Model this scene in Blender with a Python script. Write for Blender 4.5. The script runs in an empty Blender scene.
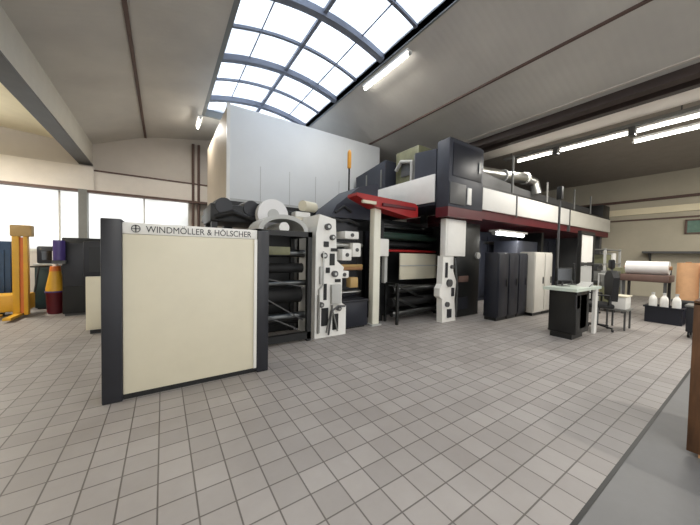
import bpy, bmesh, math, random
from mathutils import Vector, Matrix
random.seed(7)
C = bpy.context.scene.collection
SC = bpy.context.scene
PI = math.pi

def lin(c):
    c = c/255.0
    return c/12.92 if c <= .04045 else ((c+.055)/1.055)**2.4
def rgb(r, g, b): return (lin(r), lin(g), lin(b), 1)

# ------------------------------------------------------------------ materials
def nodemat(name):
    m = bpy.data.materials.new(name); m.use_nodes = True
    nt = m.node_tree
    return m, nt, nt.nodes['Principled BSDF']
def mat(name, col, rough=.5, metal=0, var=.10, scale=3.0, bump=0.0, bscale=60, coat=0):
    m, nt, b = nodemat(name)
    tc = nt.nodes.new('ShaderNodeTexCoord')
    n = nt.nodes.new('ShaderNodeTexNoise'); n.inputs['Scale'].default_value = scale
    n.inputs['Detail'].default_value = 6; n.inputs['Roughness'].default_value = .65
    nt.links.new(tc.outputs['Object'], n.inputs['Vector'])
    cr = nt.nodes.new('ShaderNodeValToRGB')
    c = col
    cr.color_ramp.elements[0].position = .3; cr.color_ramp.elements[1].position = .75
    cr.color_ramp.elements[0].color = (c[0]*(1-var), c[1]*(1-var), c[2]*(1-var), 1)
    cr.color_ramp.elements[1].color = (min(1, c[0]*(1+var)), min(1, c[1]*(1+var)), min(1, c[2]*(1+var)), 1)
    nt.links.new(n.outputs['Fac'], cr.inputs['Fac'])
    nt.links.new(cr.outputs['Color'], b.inputs['Base Color'])
    b.inputs['Roughness'].default_value = rough; b.inputs['Metallic'].default_value = metal
    b.inputs['Coat Weight'].default_value = coat
    if bump:
        n2 = nt.nodes.new('ShaderNodeTexNoise'); n2.inputs['Scale'].default_value = bscale
        nt.links.new(tc.outputs['Object'], n2.inputs['Vector'])
        bp = nt.nodes.new('ShaderNodeBump'); bp.inputs['Strength'].default_value = bump
        bp.inputs['Distance'].default_value = .01
        nt.links.new(n2.outputs['Fac'], bp.inputs['Height']); nt.links.new(bp.outputs['Normal'], b.inputs['Normal'])
    return m
def emit(name, col, s):
    m, nt, b = nodemat(name)
    b.inputs['Base Color'].default_value = (.8, .8, .8, 1)
    b.inputs['Emission Color'].default_value = col; b.inputs['Emission Strength'].default_value = s
    return m

M = {}
M['cream'] = mat('cream paint', rgb(212, 205, 183), .45, var=.03)
M['offwhite'] = mat('off white paint', rgb(228, 226, 220), .45, var=.04)
M['hood'] = mat('grey white sheet', rgb(224, 226, 226), .5, var=.03, scale=1)
M['beige'] = mat('beige sheet', rgb(196, 182, 162), .55, var=.05)
M['lgrey2'] = mat('grey white paint', rgb(206, 202, 192), .5, var=.05)
M['post'] = mat('post paint', rgb(226, 224, 208), .45, var=.04)
M['char'] = mat('charcoal paint', rgb(33, 34, 40), .42, var=.15)
M['black'] = mat('black paint', rgb(16, 17, 17), .45, var=.2)
M['slate'] = mat('slate paint', rgb(50, 53, 63), .5, var=.12)
M['navy'] = mat('navy paint', rgb(24, 27, 38), .4, var=.12)
M['grey'] = mat('mid grey paint', rgb(118, 118, 114), .5, var=.1)
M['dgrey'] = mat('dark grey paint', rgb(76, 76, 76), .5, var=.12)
M['lgrey'] = mat('light grey paint', rgb(178, 178, 174), .5, var=.06)
M['red'] = mat('deep red paint', rgb(158, 30, 30), .4, var=.12)
M['dred'] = mat('dark red paint', rgb(86, 16, 26), .45, var=.12)
M['steel'] = mat('brushed steel', rgb(176, 176, 172), .28, metal=1, var=.1, scale=12)
M['dsteel'] = mat('dark steel', rgb(96, 98, 98), .35, metal=1, var=.15, scale=10)
M['rubber'] = mat('black rubber', rgb(20, 20, 21), .7, var=.1)
M['green'] = mat('green print sleeve', rgb(40, 58, 50), .3, var=.15)
M['olive'] = mat('olive wrap', rgb(112, 112, 84), .5, var=.25, scale=6)
M['yellow'] = mat('yellow paint', rgb(206, 156, 44), .4, var=.1)
M['orange'] = mat('orange paint', rgb(206, 110, 44), .45, var=.1)
M['amber'] = mat('amber lens', rgb(226, 160, 60), .3, var=.05)
M['tan'] = mat('tan plastic', rgb(178, 146, 92), .5, var=.1)
M['bluep'] = mat('blue machine paint', rgb(36, 64, 94), .4, var=.15)
M['violet'] = mat('violet plastic', rgb(74, 60, 120), .4, var=.1)
M['kraft'] = mat('kraft paper', rgb(206, 160, 118), .75, var=.08, scale=8)
M['film'] = mat('white film', rgb(222, 220, 218), .3, var=.03)
M['core'] = mat('cardboard core', rgb(150, 112, 76), .8, var=.08)
M['endwall'] = mat('painted concrete wall', rgb(198, 190, 180), .8, var=.05, scale=1.2, bump=.15)
M['rightwall'] = mat('cream plaster wall', rgb(184, 176, 156), .8, var=.08, scale=.8, bump=.15)
M['band'] = mat('light concrete band', rgb(224, 216, 206), .75, var=.05)
M['creamband'] = mat('cream band paint', rgb(236, 224, 192), .6, var=.04)
M['beamlight'] = mat('pale painted beam', rgb(202, 198, 186), .6, var=.05)
M['beamdark'] = mat('dark brown steel beam', rgb(62, 50, 46), .6, var=.15)
M['brownline'] = mat('rusty brown trim', rgb(96, 74, 66), .6, var=.15)
M['sky_rib'] = mat('grey blue aluminium', rgb(112, 118, 132), .45, var=.06)
M['curb'] = mat('grey curb sheet', rgb(124, 128, 128), .5, var=.06)
M['greenglass'] = mat('green tinted glass', rgb(96, 126, 112), .15, var=.2, scale=4)
M['screen'] = mat('screen glass', rgb(30, 34, 38), .12, var=.05)
M['tube'] = emit('lit tube', (1, .97, .90, 1), 9)
M['tube_cool'] = emit('lit cool tube', (.86, .92, 1, 1), 9)

def roof_mat():
    m, nt, b = nodemat('grey roof slab')
    tc = nt.nodes.new('ShaderNodeTexCoord')
    w = nt.nodes.new('ShaderNodeTexWave'); w.wave_type = 'BANDS'; w.bands_direction = 'Y'
    w.inputs['Scale'].default_value = 2.4; w.inputs['Distortion'].default_value = .2
    n = nt.nodes.new('ShaderNodeTexNoise'); n.inputs['Scale'].default_value = .8; n.inputs['Detail'].default_value = 5
    nt.links.new(tc.outputs['Object'], w.inputs['Vector']); nt.links.new(tc.outputs['Object'], n.inputs['Vector'])
    cr = nt.nodes.new('ShaderNodeValToRGB')
    cr.color_ramp.elements[0].position = .3; cr.color_ramp.elements[1].position = .7
    cr.color_ramp.elements[0].color = rgb(192, 188, 182); cr.color_ramp.elements[1].color = rgb(210, 206, 198)
    nt.links.new(n.outputs['Fac'], cr.inputs['Fac']); nt.links.new(cr.outputs['Color'], b.inputs['Base Color'])
    bp = nt.nodes.new('ShaderNodeBump'); bp.inputs['Strength'].default_value = .12; bp.inputs['Distance'].default_value = .015
    nt.links.new(w.outputs['Fac'], bp.inputs['Height']); nt.links.new(bp.outputs['Normal'], b.inputs['Normal'])
    b.inputs['Roughness'].default_value = .85
    return m
M['roof'] = roof_mat()

M['litceil'] = mat('lamp-lit cream ceiling', rgb(236, 226, 196), .8, var=.04)  # light cream carries the lamp glow on the left bay ceiling
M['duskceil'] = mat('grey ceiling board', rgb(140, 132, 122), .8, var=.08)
def tile_mat():
    m, nt, b = nodemat('grey floor tiles')
    tc = nt.nodes.new('ShaderNodeTexCoord')
    mp = nt.nodes.new('ShaderNodeMapping'); mp.inputs['Location'].default_value = (.03, .045, 0)
    nt.links.new(tc.outputs['Object'], mp.inputs['Vector'])
    br = nt.nodes.new('ShaderNodeTexBrick')
    br.offset = 0; br.squash = 1
    br.inputs['Scale'].default_value = 1
    br.inputs['Brick Width'].default_value = .205; br.inputs['Row Height'].default_value = .205
    br.inputs['Mortar Size'].default_value = .0052; br.inputs['Mortar Smooth'].default_value = .15
    br.inputs['Color1'].default_value = rgb(160, 155, 151); br.inputs['Color2'].default_value = rgb(147, 142, 138)
    br.inputs['Mortar'].default_value = rgb(98, 92, 88)
    nt.links.new(mp.outputs['Vector'], br.inputs['Vector'])
    n = nt.nodes.new('ShaderNodeTexNoise'); n.inputs['Scale'].default_value = .7; n.inputs['Detail'].default_value = 7
    n.inputs['Roughness'].default_value = .7
    nt.links.new(tc.outputs['Object'], n.inputs['Vector'])
    cr = nt.nodes.new('ShaderNodeValToRGB')
    cr.color_ramp.elements[0].position = .3; cr.color_ramp.elements[1].position = .7
    cr.color_ramp.elements[0].color = (.78, .76, .75, 1); cr.color_ramp.elements[1].color = (1, 1, 1, 1)
    nt.links.new(n.outputs['Fac'], cr.inputs['Fac'])
    mx = nt.nodes.new('ShaderNodeMix'); mx.data_type = 'RGBA'; mx.blend_type = 'MULTIPLY'; mx.inputs[0].default_value = 1
    nt.links.new(br.outputs['Color'], mx.inputs[6]); nt.links.new(cr.outputs['Color'], mx.inputs[7])
    nt.links.new(mx.outputs[2], b.inputs['Base Color'])
    r = nt.nodes.new('ShaderNodeMapRange'); r.inputs['To Min'].default_value = .38; r.inputs['To Max'].default_value = .62
    nt.links.new(n.outputs['Fac'], r.inputs['Value']); nt.links.new(r.outputs['Result'], b.inputs['Roughness'])
    bp = nt.nodes.new('ShaderNodeBump'); bp.inputs['Strength'].default_value = .5; bp.inputs['Distance'].default_value = .004
    bp.invert = True
    nt.links.new(br.outputs['Fac'], bp.inputs['Height']); nt.links.new(bp.outputs['Normal'], b.inputs['Normal'])
    return m
M['tile'] = tile_mat()
M['concrete'] = mat('smooth grey concrete', rgb(108, 107, 106), .5, var=.14, scale=1.3)

def pane_mat(name, col, tr, dirt):
    m = bpy.data.materials.new(name); m.use_nodes = True; nt = m.node_tree
    for x in list(nt.nodes): nt.nodes.remove(x)
    o = nt.nodes.new('ShaderNodeOutputMaterial')
    a = nt.nodes.new('ShaderNodeBsdfTransparent'); a.inputs[0].default_value = col
    t = nt.nodes.new('ShaderNodeBsdfTranslucent'); t.inputs[0].default_value = col
    mx = nt.nodes.new('ShaderNodeMixShader'); mx.inputs[0].default_value = tr
    tc = nt.nodes.new('ShaderNodeTexCoord'); mp = nt.nodes.new('ShaderNodeMapping'); mp.inputs['Scale'].default_value = (1.0, 1.6, 1)
    n = nt.nodes.new('ShaderNodeTexNoise'); n.inputs['Scale'].default_value = 1.1; n.inputs['Detail'].default_value = 3
    cr = nt.nodes.new('ShaderNodeValToRGB'); cr.color_ramp.elements[0].position = .35; cr.color_ramp.elements[1].position = .62
    cr.color_ramp.elements[0].color = (col[0]*dirt, col[1]*dirt, col[2]*dirt, 1); cr.color_ramp.elements[1].color = col
    nt.links.new(tc.outputs['Object'], mp.inputs['Vector']); nt.links.new(mp.outputs['Vector'], n.inputs['Vector']); nt.links.new(n.outputs['Fac'], cr.inputs['Fac'])
    nt.links.new(cr.outputs['Color'], a.inputs[0]); nt.links.new(cr.outputs['Color'], t.inputs[0])
    nt.links.new(a.outputs[0], mx.inputs[1]); nt.links.new(t.outputs[0], mx.inputs[2]); nt.links.new(mx.outputs[0], o.inputs[0])
    return m
M['pane'] = pane_mat('skylight polycarbonate', (.88, .93, 1, 1), .4, .74)
M['frost'] = pane_mat('frosted window glass', (.80, .80, .78, 1), .75, .8)

# wood for the crate
def wood_mat():
    m, nt, b = nodemat('weathered brown wood')
    tc = nt.nodes.new('ShaderNodeTexCoord'); mp = nt.nodes.new('ShaderNodeMapping'); mp.inputs['Scale'].default_value = (8, 8, 1)
    n = nt.nodes.new('ShaderNodeTexNoise'); n.inputs['Scale'].default_value = 3; n.inputs['Detail'].default_value = 8
    nt.links.new(tc.outputs['Object'], mp.inputs['Vector']); nt.links.new(mp.outputs['Vector'], n.inputs['Vector'])
    cr = nt.nodes.new('ShaderNodeValToRGB')
    cr.color_ramp.elements[0].position = .3; cr.color_ramp.elements[1].position = .75
    cr.color_ramp.elements[0].color = rgb(70, 46, 28); cr.color_ramp.elements[1].color = rgb(112, 78, 50)
    nt.links.new(n.outputs['Fac'], cr.inputs['Fac']); nt.links.new(cr.outputs['Color'], b.inputs['Base Color'])
    b.inputs['Roughness'].default_value = .7
    return m
M['wood'] = wood_mat()

# ------------------------------------------------------------------ mesh builder
class MB:
    def __init__(s): s.bm = bmesh.new()
    def box(s, x0, x1, y0, y1, z0, z1, bev=0.0):
        r = bmesh.ops.create_cube(s.bm, size=1)
        vs = r['verts']
        for v in vs:
            v.co = Vector(((x0+x1)/2+v.co.x*(x1-x0), (y0+y1)/2+v.co.y*(y1-y0), (z0+z1)/2+v.co.z*(z1-z0)))
        if bev > 0:
            es = list({e for v in vs for e in v.link_edges})
            bmesh.ops.bevel(s.bm, geom=es, offset=bev, segments=2, affect='EDGES', profile=.5)
        return s
    def cyl(s, p0, p1, r, r2=None, n=20, caps=True):
        p0, p1 = Vector(p0), Vector(p1); d = p1-p0
        q = d.to_track_quat('Z', 'Y').to_matrix().to_4x4()
        bmesh.ops.create_cone(s.bm, cap_ends=caps, cap_tris=False, segments=n, radius1=r, radius2=r if r2 is None else r2,
                              depth=d.length, matrix=Matrix.Translation((p0+p1)/2) @ q)
        return s
    def tube(s, pts, r, n=10):
        pts = [Vector(p) for p in pts]
        for a, b in zip(pts, pts[1:]): s.cyl(a, b, r, n=n)
        for p in pts[1:-1]:
            bmesh.ops.create_uvsphere(s.bm, u_segments=n, v_segments=6, radius=r, matrix=Matrix.Translation(p))
        return s
    def bar(s, p0, p1, w, h):
        p0, p1 = Vector(p0), Vector(p1); d = p1-p0
        q = d.to_track_quat('Z', 'Y').to_matrix().to_4x4()
        r = bmesh.ops.create_cube(s.bm, size=1)
        for v in r['verts']:
            v.co = (Matrix.Translation((p0+p1)/2) @ q) @ Vector((v.co.x*w, v.co.y*h, v.co.z*d.length))
        return s
    def lathe(s, cx, cy, prof, n=24):
        rings = []
        for (r, z) in prof:
            rings.append([s.bm.verts.new((cx+r*math.cos(2*PI*i/n), cy+r*math.sin(2*PI*i/n), z)) for i in range(n)])
        for a, b in zip(rings, rings[1:]):
            for i in range(n): s.bm.faces.new((a[i], a[(i+1) % n], b[(i+1) % n], b[i]))
        s.bm.faces.new(rings[0][::-1]); s.bm.faces.new(rings[-1])
        return s
    def prism(s, poly, y0, y1, axis='Y'):
        def P(a, b, t): return (a, t, b) if axis == 'Y' else ((t, a, b) if axis == 'X' else (a, b, t))
        A = [s.bm.verts.new(P(a, b, y0)) for a, b in poly]; B = [s.bm.verts.new(P(a, b, y1)) for a, b in poly]
        s.bm.faces.new(A); s.bm.faces.new(B[::-1])
        n = len(poly)
        for i in range(n): s.bm.faces.new((A[i], B[i], B[(i+1) % n], A[(i+1) % n]))
        return s
    def build(s, name, m, parent=None, origin=None, smooth=True):
        bm = s.bm
        bmesh.ops.recalc_face_normals(bm, faces=bm.faces)
        off = Vector(parent.get('_w', (0, 0, 0))) if parent else Vector(origin or (0, 0, 0))
        if off.length: bmesh.ops.translate(bm, verts=bm.verts, vec=-off)
        me = bpy.data.meshes.new(name); bm.to_mesh(me); bm.free()
        if smooth:
            for p in me.polygons: p.use_smooth = True
            try: me.set_sharp_from_angle(angle=math.radians(35))
            except Exception:
                for p in me.polygons: p.use_smooth = False
        me.materials.append(m)
        o = bpy.data.objects.new(name, me); C.objects.link(o)
        if parent:
            o.parent = parent; o['_w'] = tuple(off)
        else:
            o.location = off; o['_w'] = tuple(off)
        return o

def tag(o, label, cat, group=None, kind=None):
    o['label'] = label; o['category'] = cat
    if group: o['group'] = group
    if kind: o['kind'] = kind
    return o
def thing(name, loc, label, cat, group=None):
    o = bpy.data.objects.new(name, None); C.objects.link(o); o.location = loc; o.empty_display_size = .1
    o['_w'] = tuple(loc)
    return tag(o, label, cat, group)
def struct(name, mb, m, smooth=True):
    o = mb.build(name, m, smooth=smooth); o['kind'] = 'structure'; return o
def copy_tree(o, loc=None, parent=None, label=None):
    c = o.copy(); C.objects.link(c); c.parent = parent
    if loc is not None: c.location = loc
    if label: c['label'] = label
    for ch in list(o.children): copy_tree(ch, None, c)
    return c
def text_mesh(name, body, size, m, parent, loc, width=None, ext=.002):
    cu = bpy.data.curves.new('t', 'FONT'); cu.body = body; cu.size = size; cu.extrude = ext
    t = bpy.data.objects.new('t', cu); C.objects.link(t)
    dg = bpy.context.evaluated_depsgraph_get(); dg.update()
    me = bpy.data.meshes.new_from_object(t.evaluated_get(dg))
    bpy.data.objects.remove(t); bpy.data.curves.remove(cu)
    if width:
        xs = [v.co.x for v in me.vertices]; k = width/(max(xs)-min(xs))
        for v in me.vertices: v.co.x *= k
    w = Vector(parent['_w'])
    for v in me.vertices:
        x, y, z = v.co; v.co = Vector((x, -z, y)) + Vector(loc) - w
    me.materials.clear(); me.materials.append(m)
    o = bpy.data.objects.new(name, me); C.objects.link(o); o.parent = parent; o['_w'] = tuple(w)
    return o

# ================================================================== THE SETTING
YB, YE = -9.0, 13.3
XL, XR = -14.0, 17.0
struct('floor', MB().box(XL-.2, XR+.2, .60, YE+.2, -.2, 0), M['tile'])
struct('floor_aisle', MB().box(XL-.2, XR+.2, YB-.2, .575, -.2, -.002), M['concrete'])
struct('trim_1', MB().box(XL-.2, XR+.2, .5748, .6002, -.2, .001), M['black'])

# roof slabs (profile in x,z) extruded along Y
def slab(name, pts, t=.16, m='roof', y0=YB-.2, y1=YE+.2):
    poly = pts+[(x, z+t) for x, z in pts[::-1]]
    return struct(name, MB().prism(poly, y0, y1), M[m], smooth=False)
slab('ceiling_left_slope', [(-2.15, 5.20), (-.55, 5.85), (1.18, 6.15)])
slab('ceiling_right_slope', [(4.38, 6.15), (6.05, 5.44), (7.66, 4.95)])
slab('ceiling_left_bay', [(XL-.2, 5.35), (-6, 5.45), (-2.30, 5.15)], m='litceil')
slab('ceiling_right_bay', [(8.9, 5.0), (12, 5.2), (XR+.2, 5.1)], m='duskceil')
# joints in the slabs
struct('trim_2', MB().bar((-.55, YB, 5.835), (-.55, YE, 5.835), .07, .05), M['brownline'])
struct('trim_3', MB().bar((6.05, YB, 5.43), (6.05, YE, 5.43), .05, .04), M['brownline'])
# left valley beam, right valley beam
struct('trim_4', MB().box(-2.36, -2.05, YB, YE, 4.53, 5.3), M['beamlight'])
struct('trim_5', MB().box(7.58, 7.80, YB, YE, 4.74, 4.80).box(7.66, 7.72, YB, YE, 4.80, 5.1).box(7.58, 8.12, YB, YE, 5.0, 5.1)
       .box(7.95, 8.12, YB, YE, 4.70, 5.02), M['beamdark'])
struct('trim_6', MB().box(8.12, 9.22, YB, YE, 4.86, 4.92).box(8.12, 8.2, YB, YE, 4.72, 4.86), M['band'])
struct('trim_40', MB().box(7.50, 7.60, YB, YE, 4.98, 5.03), M['band'])
struct('trim_41', MB().box(-2.40, -2.04, YB, YE, 4.49, 4.53), M['dgrey'])  # dark strip added along the left beam as its shaded underside
# skylight: curb, ribs, purlins, panes
SX0, SX1, SZ = 1.18, 4.38, 6.15
SY0, SY1 = -6.0, 10.7
cx = (SX0+SX1)/2; hw = (SX1-SX0)/2; rise = .26; czb = SZ+.17
def arch(t):                                    # t 0..1
    a = t*2-1
    return (cx+a*hw, czb+rise*(1-a*a))
struct('skylight_curb', MB().box(SX0-.1, SX0, SY0, SY1, SZ-.02, czb+.04).box(SX1, SX1+.1, SY0, SY1, SZ-.02, czb+.04)
       .box(SX0-.1, SX1+.1, SY1, SY1+.1, SZ-.02, czb+.04).box(SX0-.1, SX1+.1, SY0-.1, SY0, SZ-.02, czb+.04), M['curb'])['kind'] = 'structure'
# solid roof beyond the skylight ends
for i, (a, b) in enumerate(((YB-.2, SY0-.1), (SY1+.1, YE+.2))):
    struct('ceiling_ridge_%d' % (i+1), MB().prism([(SX0-.02, SZ), (cx, SZ+.3), (SX1+.02, SZ), (SX1+.02, SZ+.16), (cx, SZ+.46), (SX0-.02, SZ+.16)], a, b), M['roof'], smooth=False)
main_ys = [7.55-2.2*k for k in range(-1, 7)]
def rib(y, w, d):
    mb = MB(); N = 14
    poly = [arch(i/N) for i in range(N+1)]
    poly = [(x, z-d) for x, z in poly]+[(x, z+.01) for x, z in poly[::-1]]
    return mb.prism(poly, y-w/2, y+w/2)
n = 7
for y in main_ys:
    struct('trim_%d' % n, rib(y, .16, .13), M['sky_rib'], smooth=False); n += 1
for y in main_ys[:-1]:
    for f in (.5,):
        struct('trim_%d' % n, rib(y-2.2*f, .07, .05), M['sky_rib'], smooth=False); n += 1
for t in (.5,):
    x, z = arch(t)
    struct('trim_%d' % n, MB().box(x-.04, x+.04, SY0, SY1, z-.08, z-.005), M['sky_rib']); n += 1
for t in (.2, .8):
    x, z = arch(t)
    struct('trim_%d' % n, MB().box(x-.012, x+.012, SY0, SY1, z-.02, z+.0), M['sky_rib']); n += 1
N = 20; poly = [arch(i/N) for i in range(N+1)]
poly = [(x, z+.012) for x, z in poly]+[(x, z+.022) for x, z in poly[::-1]]
struct('window_1', MB().prism(poly, SY0, SY1), M['pane'], smooth=False)
for k, y in enumerate((SY0, SY1)):
    pp = [(SX0, czb)]+[arch(i/N) for i in range(N+1)]+[(SX1, czb)]
    struct('window_%d' % (k+2), MB().prism(pp[1:-1], y-.01, y+.01), M['pane'], smooth=False)

# end wall (far, left in the photograph) with a gable, a light concrete band and frosted window strip
g = [(XL, 3.58), (XL, 5.6), (-2.1, 5.35), (-.55, 6.0), (1.18, 6.25), (cx, 6.7), (SX1, 6.2), (6.05, 5.55), (7.7, 5.08), (8.9, 5.1), (12, 5.3), (XR, 5.2), (XR, 3.58)]
struct('wall_far', MB().prism(g, YE, YE+.25).box(.9, XR, YE, YE+.25, 0, 3.58)
       .box(XL, .9, YE, YE+.25, 0, 1.5), M['endwall'], smooth=False)
struct('trim_%d' % n, MB().box(XL, -2.0, YE-.22, YE, 3.58, 4.40).box(-2.0, XR, YE-.14, YE, 3.62, 4.28), M['band']); n += 1
struct('trim_%d' % n, MB().box(XL, XR, YE-.26, YE-.0, 3.52, 3.60).box(-2.0, XR, YE-.17, YE, 4.28, 4.33), M['brownline']); n += 1
wf = struct('window_4', MB().box(XL, .9, YE+.06, YE+.10, 1.5, 3.56), M['frost'])
fr = MB()
for k in range(9):
    x = -2.9-1.35*k
    fr.box(x-.02, x+.02, YE+.02, YE+.06, 1.5, 3.56)
for x in (-.6, .88): fr.box(x-.02, x+.02, YE+.02, YE+.06, 1.5, 3.56)
fr.box(XL, .9, YE-.02, YE+.12, 1.46, 1.54)
fr.build('window_frame', M['beamlight'], wf)
# column under the left beam and pipes at the far wall
struct('trim_%d' % n, MB().box(-2.38, -2.16, YE-.3, YE, 0, 3.6), M['grey']); n += 1
for x in (1.02, 1.22):
    struct('trim_%d' % n, MB().cyl((x, YE-.15, 0), (x, YE-.15, 5.9), .05), M['brownline']); n += 1
# right wall
struct('wall_right', MB().box(XR, XR+.25, YB, YE, 0, 5.5), M['rightwall'])
struct('trim_%d' % n, MB().box(XR-.06, XR, YB, YE, 3.48, 3.74), M['creamband']); n += 1
struct('trim_%d' % n, MB().box(XR-.10, XR, YB, YE, 4.02, 4.12).box(XR-.05, XR, YB, YE, 3.22, 3.28), M['brownline']); n += 1
w5 = struct('window_5', MB().box(XR-.03, XR-.01, -2.0, 1.9, 2.62, 3.1), M['greenglass'])
fr = MB()
for y in (-2.0, -1, 0, .95, 1.9): fr.box(XR-.06, XR, y-.03, y+.03, 2.58, 3.14)
fr.box(XR-.06, XR, -2, 1.9, 2.58, 2.63).box(XR-.06, XR, -2, 1.9, 3.09, 3.14); fr.build('window_frame', M['brownline'], w5)
struct('wall_left', MB().box(XL-.25, XL, YB, YE, 0, 5.7), M['endwall'])
# back wall (behind the camera), wide openings added to let fill daylight in
struct('wall_back', MB().box(XL, -9, YB-.25, YB, 0, 5.7).box(-3.6, -1.4, YB-.25, YB, 0, 5.7).box(6.9, 9, YB-.25, YB, 0, 5.7).box(15.5, XR, YB-.25, YB, 0, 5.7)
       .box(XL, XR, YB-.25, YB, 4.6, 7), M['endwall'])

# ================================================================== LAMPS
def tube_lamp(name, p0, p1, label, cat='lamp', group=None, mt='tube', r=.032, power=0, w=.14, up=0):
    """batten fixture: housing, tube, two end caps; p0,p1 = the tube ends"""
    p0, p1 = Vector(p0), Vector(p1); c = (p0+p1)/2
    t = thing(name, tuple(c), label, cat, group)
    d = (p1-p0).normalized()
    MB().bar(p0+Vector((0, 0, .07)), p1+Vector((0, 0, .07)), w, .05).build('housing', M['offwhite'], t)
    MB().cyl(p0, p1, r, n=12).build('tube', M[mt], t)
    for e in (p0, p1): MB().cyl(e-d*.02, e+d*.02, r*1.25, n=12).build('end_cap', M['lgrey'], t)
    if power:
        l = bpy.data.lights.new('tube light', 'AREA'); l.shape = 'RECTANGLE'; l.size = .08; l.size_y = (p1-p0).length
        l.energy = power; l.color = (1, .96, .88)
        lo = bpy.data.objects.new('tube_light', l); C.objects.link(lo)
        lo.location = c-Vector((0, 0, .05))
        if abs(d.x) > .5: lo.rotation_euler = (0, 0, PI/2)
        if up:
            l2 = l.copy(); l2.energy = up; l3 = bpy.data.objects.new('added_uplight', l2); C.objects.link(l3)
            l3.location = c+Vector((0, 0, .11)); l3.rotation_euler = (PI, 0, 0)  # added upward fill that brightens the left bay ceiling
    return t
tube_lamp('ceiling_tube_lamp', (4.50, 4.55, 6.02-.05), (4.50, 6.2, 5.97), 'lit tube lamp along the right edge of the arched skylight', mt='tube', power=45)
tube_lamp('ceiling_tube_lamp', (1.0, 10.3, 5.83), (1.0, 11.2, 5.83), 'small lit lamp at the far left end of the arched skylight', power=60)
GT = 'tube lamps in the right-hand bay'
tube_lamp('ceiling_tube_lamp', (9.4, 3.62, 4.6), (9.4, 4.6, 4.6), 'lit tube lamp farthest from the viewer, just above the ducts on the press deck', 'lamp', GT, power=40)
tube_lamp('ceiling_tube_lamp', (9.4, 2.02, 4.6), (9.4, 3.45, 4.6), 'middle lit tube lamp of the long row above the press deck', 'lamp', GT, power=50)
tube_lamp('ceiling_tube_lamp', (9.4, .35, 4.6), (9.4, 1.9, 4.6), 'lit tube lamp of the long row nearest the right picture edge', 'lamp', GT, power=50)
tube_lamp('ceiling_tube_lamp', (10.2, .5, 4.6), (10.2, 2.1, 4.6), 'lower lit tube lamp at the right picture edge, below the long row', 'lamp', GT, power=50)
# trunking that carries them
tag(MB().box(9.32, 9.48, -6, 5.0, 4.72, 4.80).build('lamp_trunking', M['grey'], None, (9.4, 0, 4.72)), 'long grey trunking carrying the row of tube lamps in the right bay', 'trunking')
for y in (1.96, 3.53):
    tag(MB().box(9.31, 9.49, y-.055, y+.055, 4.52, 4.72).build('lamp_bracket', M['dgrey'], None, (9.4, y, 4.7)), 'dark bracket joining two tube lamps of the long row, the one %s' % ('over the deck' if y > 3 else 'near the picture edge'), 'bracket')
for y in (-4, -1, 1.2, 4.8):
    tag(MB().cyl((9.4, y, 4.80), (9.4, y, 5.03), .012, n=6).build('hanger_rod', M['dgrey'], None, (9.4, y, 4.8)), 'thin dark hanger rod holding the tube lamp trunking from the roof', 'rod', 'hanger rods of the trunking')
for y in (.7, 1.9):
    tag(MB().cyl((10.2, y, 4.69), (10.2, y, 5.08), .012, n=6).build('hanger_rod', M['dgrey'], None, (10.2, y, 4.7)), 'thin dark hanger rod of the lower tube lamp at the picture edge', 'rod', 'hanger rods of the lower tube lamp')
# unseen tube lamps added behind and beside the viewer to brighten the hall
k = 0
for (x, y, z, pw) in ((-5, 10.3, 4.5, 240), (-6, 5, 4.5, 180), (-8, 1, 5.2, 70), (0.2, -2.5, 5.35, 180), (0.2, -6, 5.35, 90), (5.3, -2.5, 5.3, 180), (12.5, 0, 5.0, 150), (13, -3, 5.0, 150)):
    tube_lamp('ceiling_tube_lamp', (x, y-.75, z), (x, y+.75, z), 'added tube lamp outside the picture that brightens the hall', 'lamp', 'added hall tube lamps outside the picture', power=pw, up=(pw*.35 if x < -4 else 0))

# ================================================================== GUARD PANEL (front left)
Y0 = 3.66
t = thing('guard_panel', (.32, Y0+.2, 0), 'large cream guard panel between black posts standing in the left foreground', 'machine guard')
MB().box(-.512, -.345, Y0-.02, Y0+.36, 0, 1.865, .012).build('side_post', M['char'], t)
MB().box(1.005, 1.155, Y0-.02, Y0+.36, 0, 1.83, .012).build('side_post', M['char'], t)
MB().box(-.345, 1.005, Y0+.01, Y0+.34, .055, 1.72, .006).build('front_panel', M['cream'], t)
tp = MB().box(-.345, 1.005, Y0+.005, Y0+.34, 1.722, 1.838, .005).build('header_strip', M['offwhite'], t); tp['label'] = 'paler strip with dark lettering along the top'
MB().box(.965, 1.005, Y0-.01, Y0+.02, .06, 1.72, .004).build('edge_trim', M['offwhite'], t)
MB().box(-.345, 1.005, Y0+.02, Y0+.34, .0, .055).build('base_rail', M['black'], t)
# round mark: ring with a cross in it
lg = MB()
lc = Vector((-.235, Y0-.0, 1.777)); R = .036
ring_o = []
for i in range(28):
    a, b = 2*PI*i/28, 2*PI*(i+1)/28
    lg.bar(lc+Vector((math.cos(a)*R, 0, math.sin(a)*R)), lc+Vector((math.cos(b)*R, 0, math.sin(b)*R)), .013, .006)
lg.bar(lc-Vector((R, 0, 0)), lc+Vector((R, 0, 0)), .01, .006); lg.bar(lc-Vector((0, 0, R)), lc+Vector((0, 0, R)), .01, .006)
lg.build('round_emblem', M['black'], t)
text_mesh('lettering', 'WINDMÖLLER & HÖLSCHER', .098, M['black'], t, (-.15, Y0+.003, 1.744), width=1.08)

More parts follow.
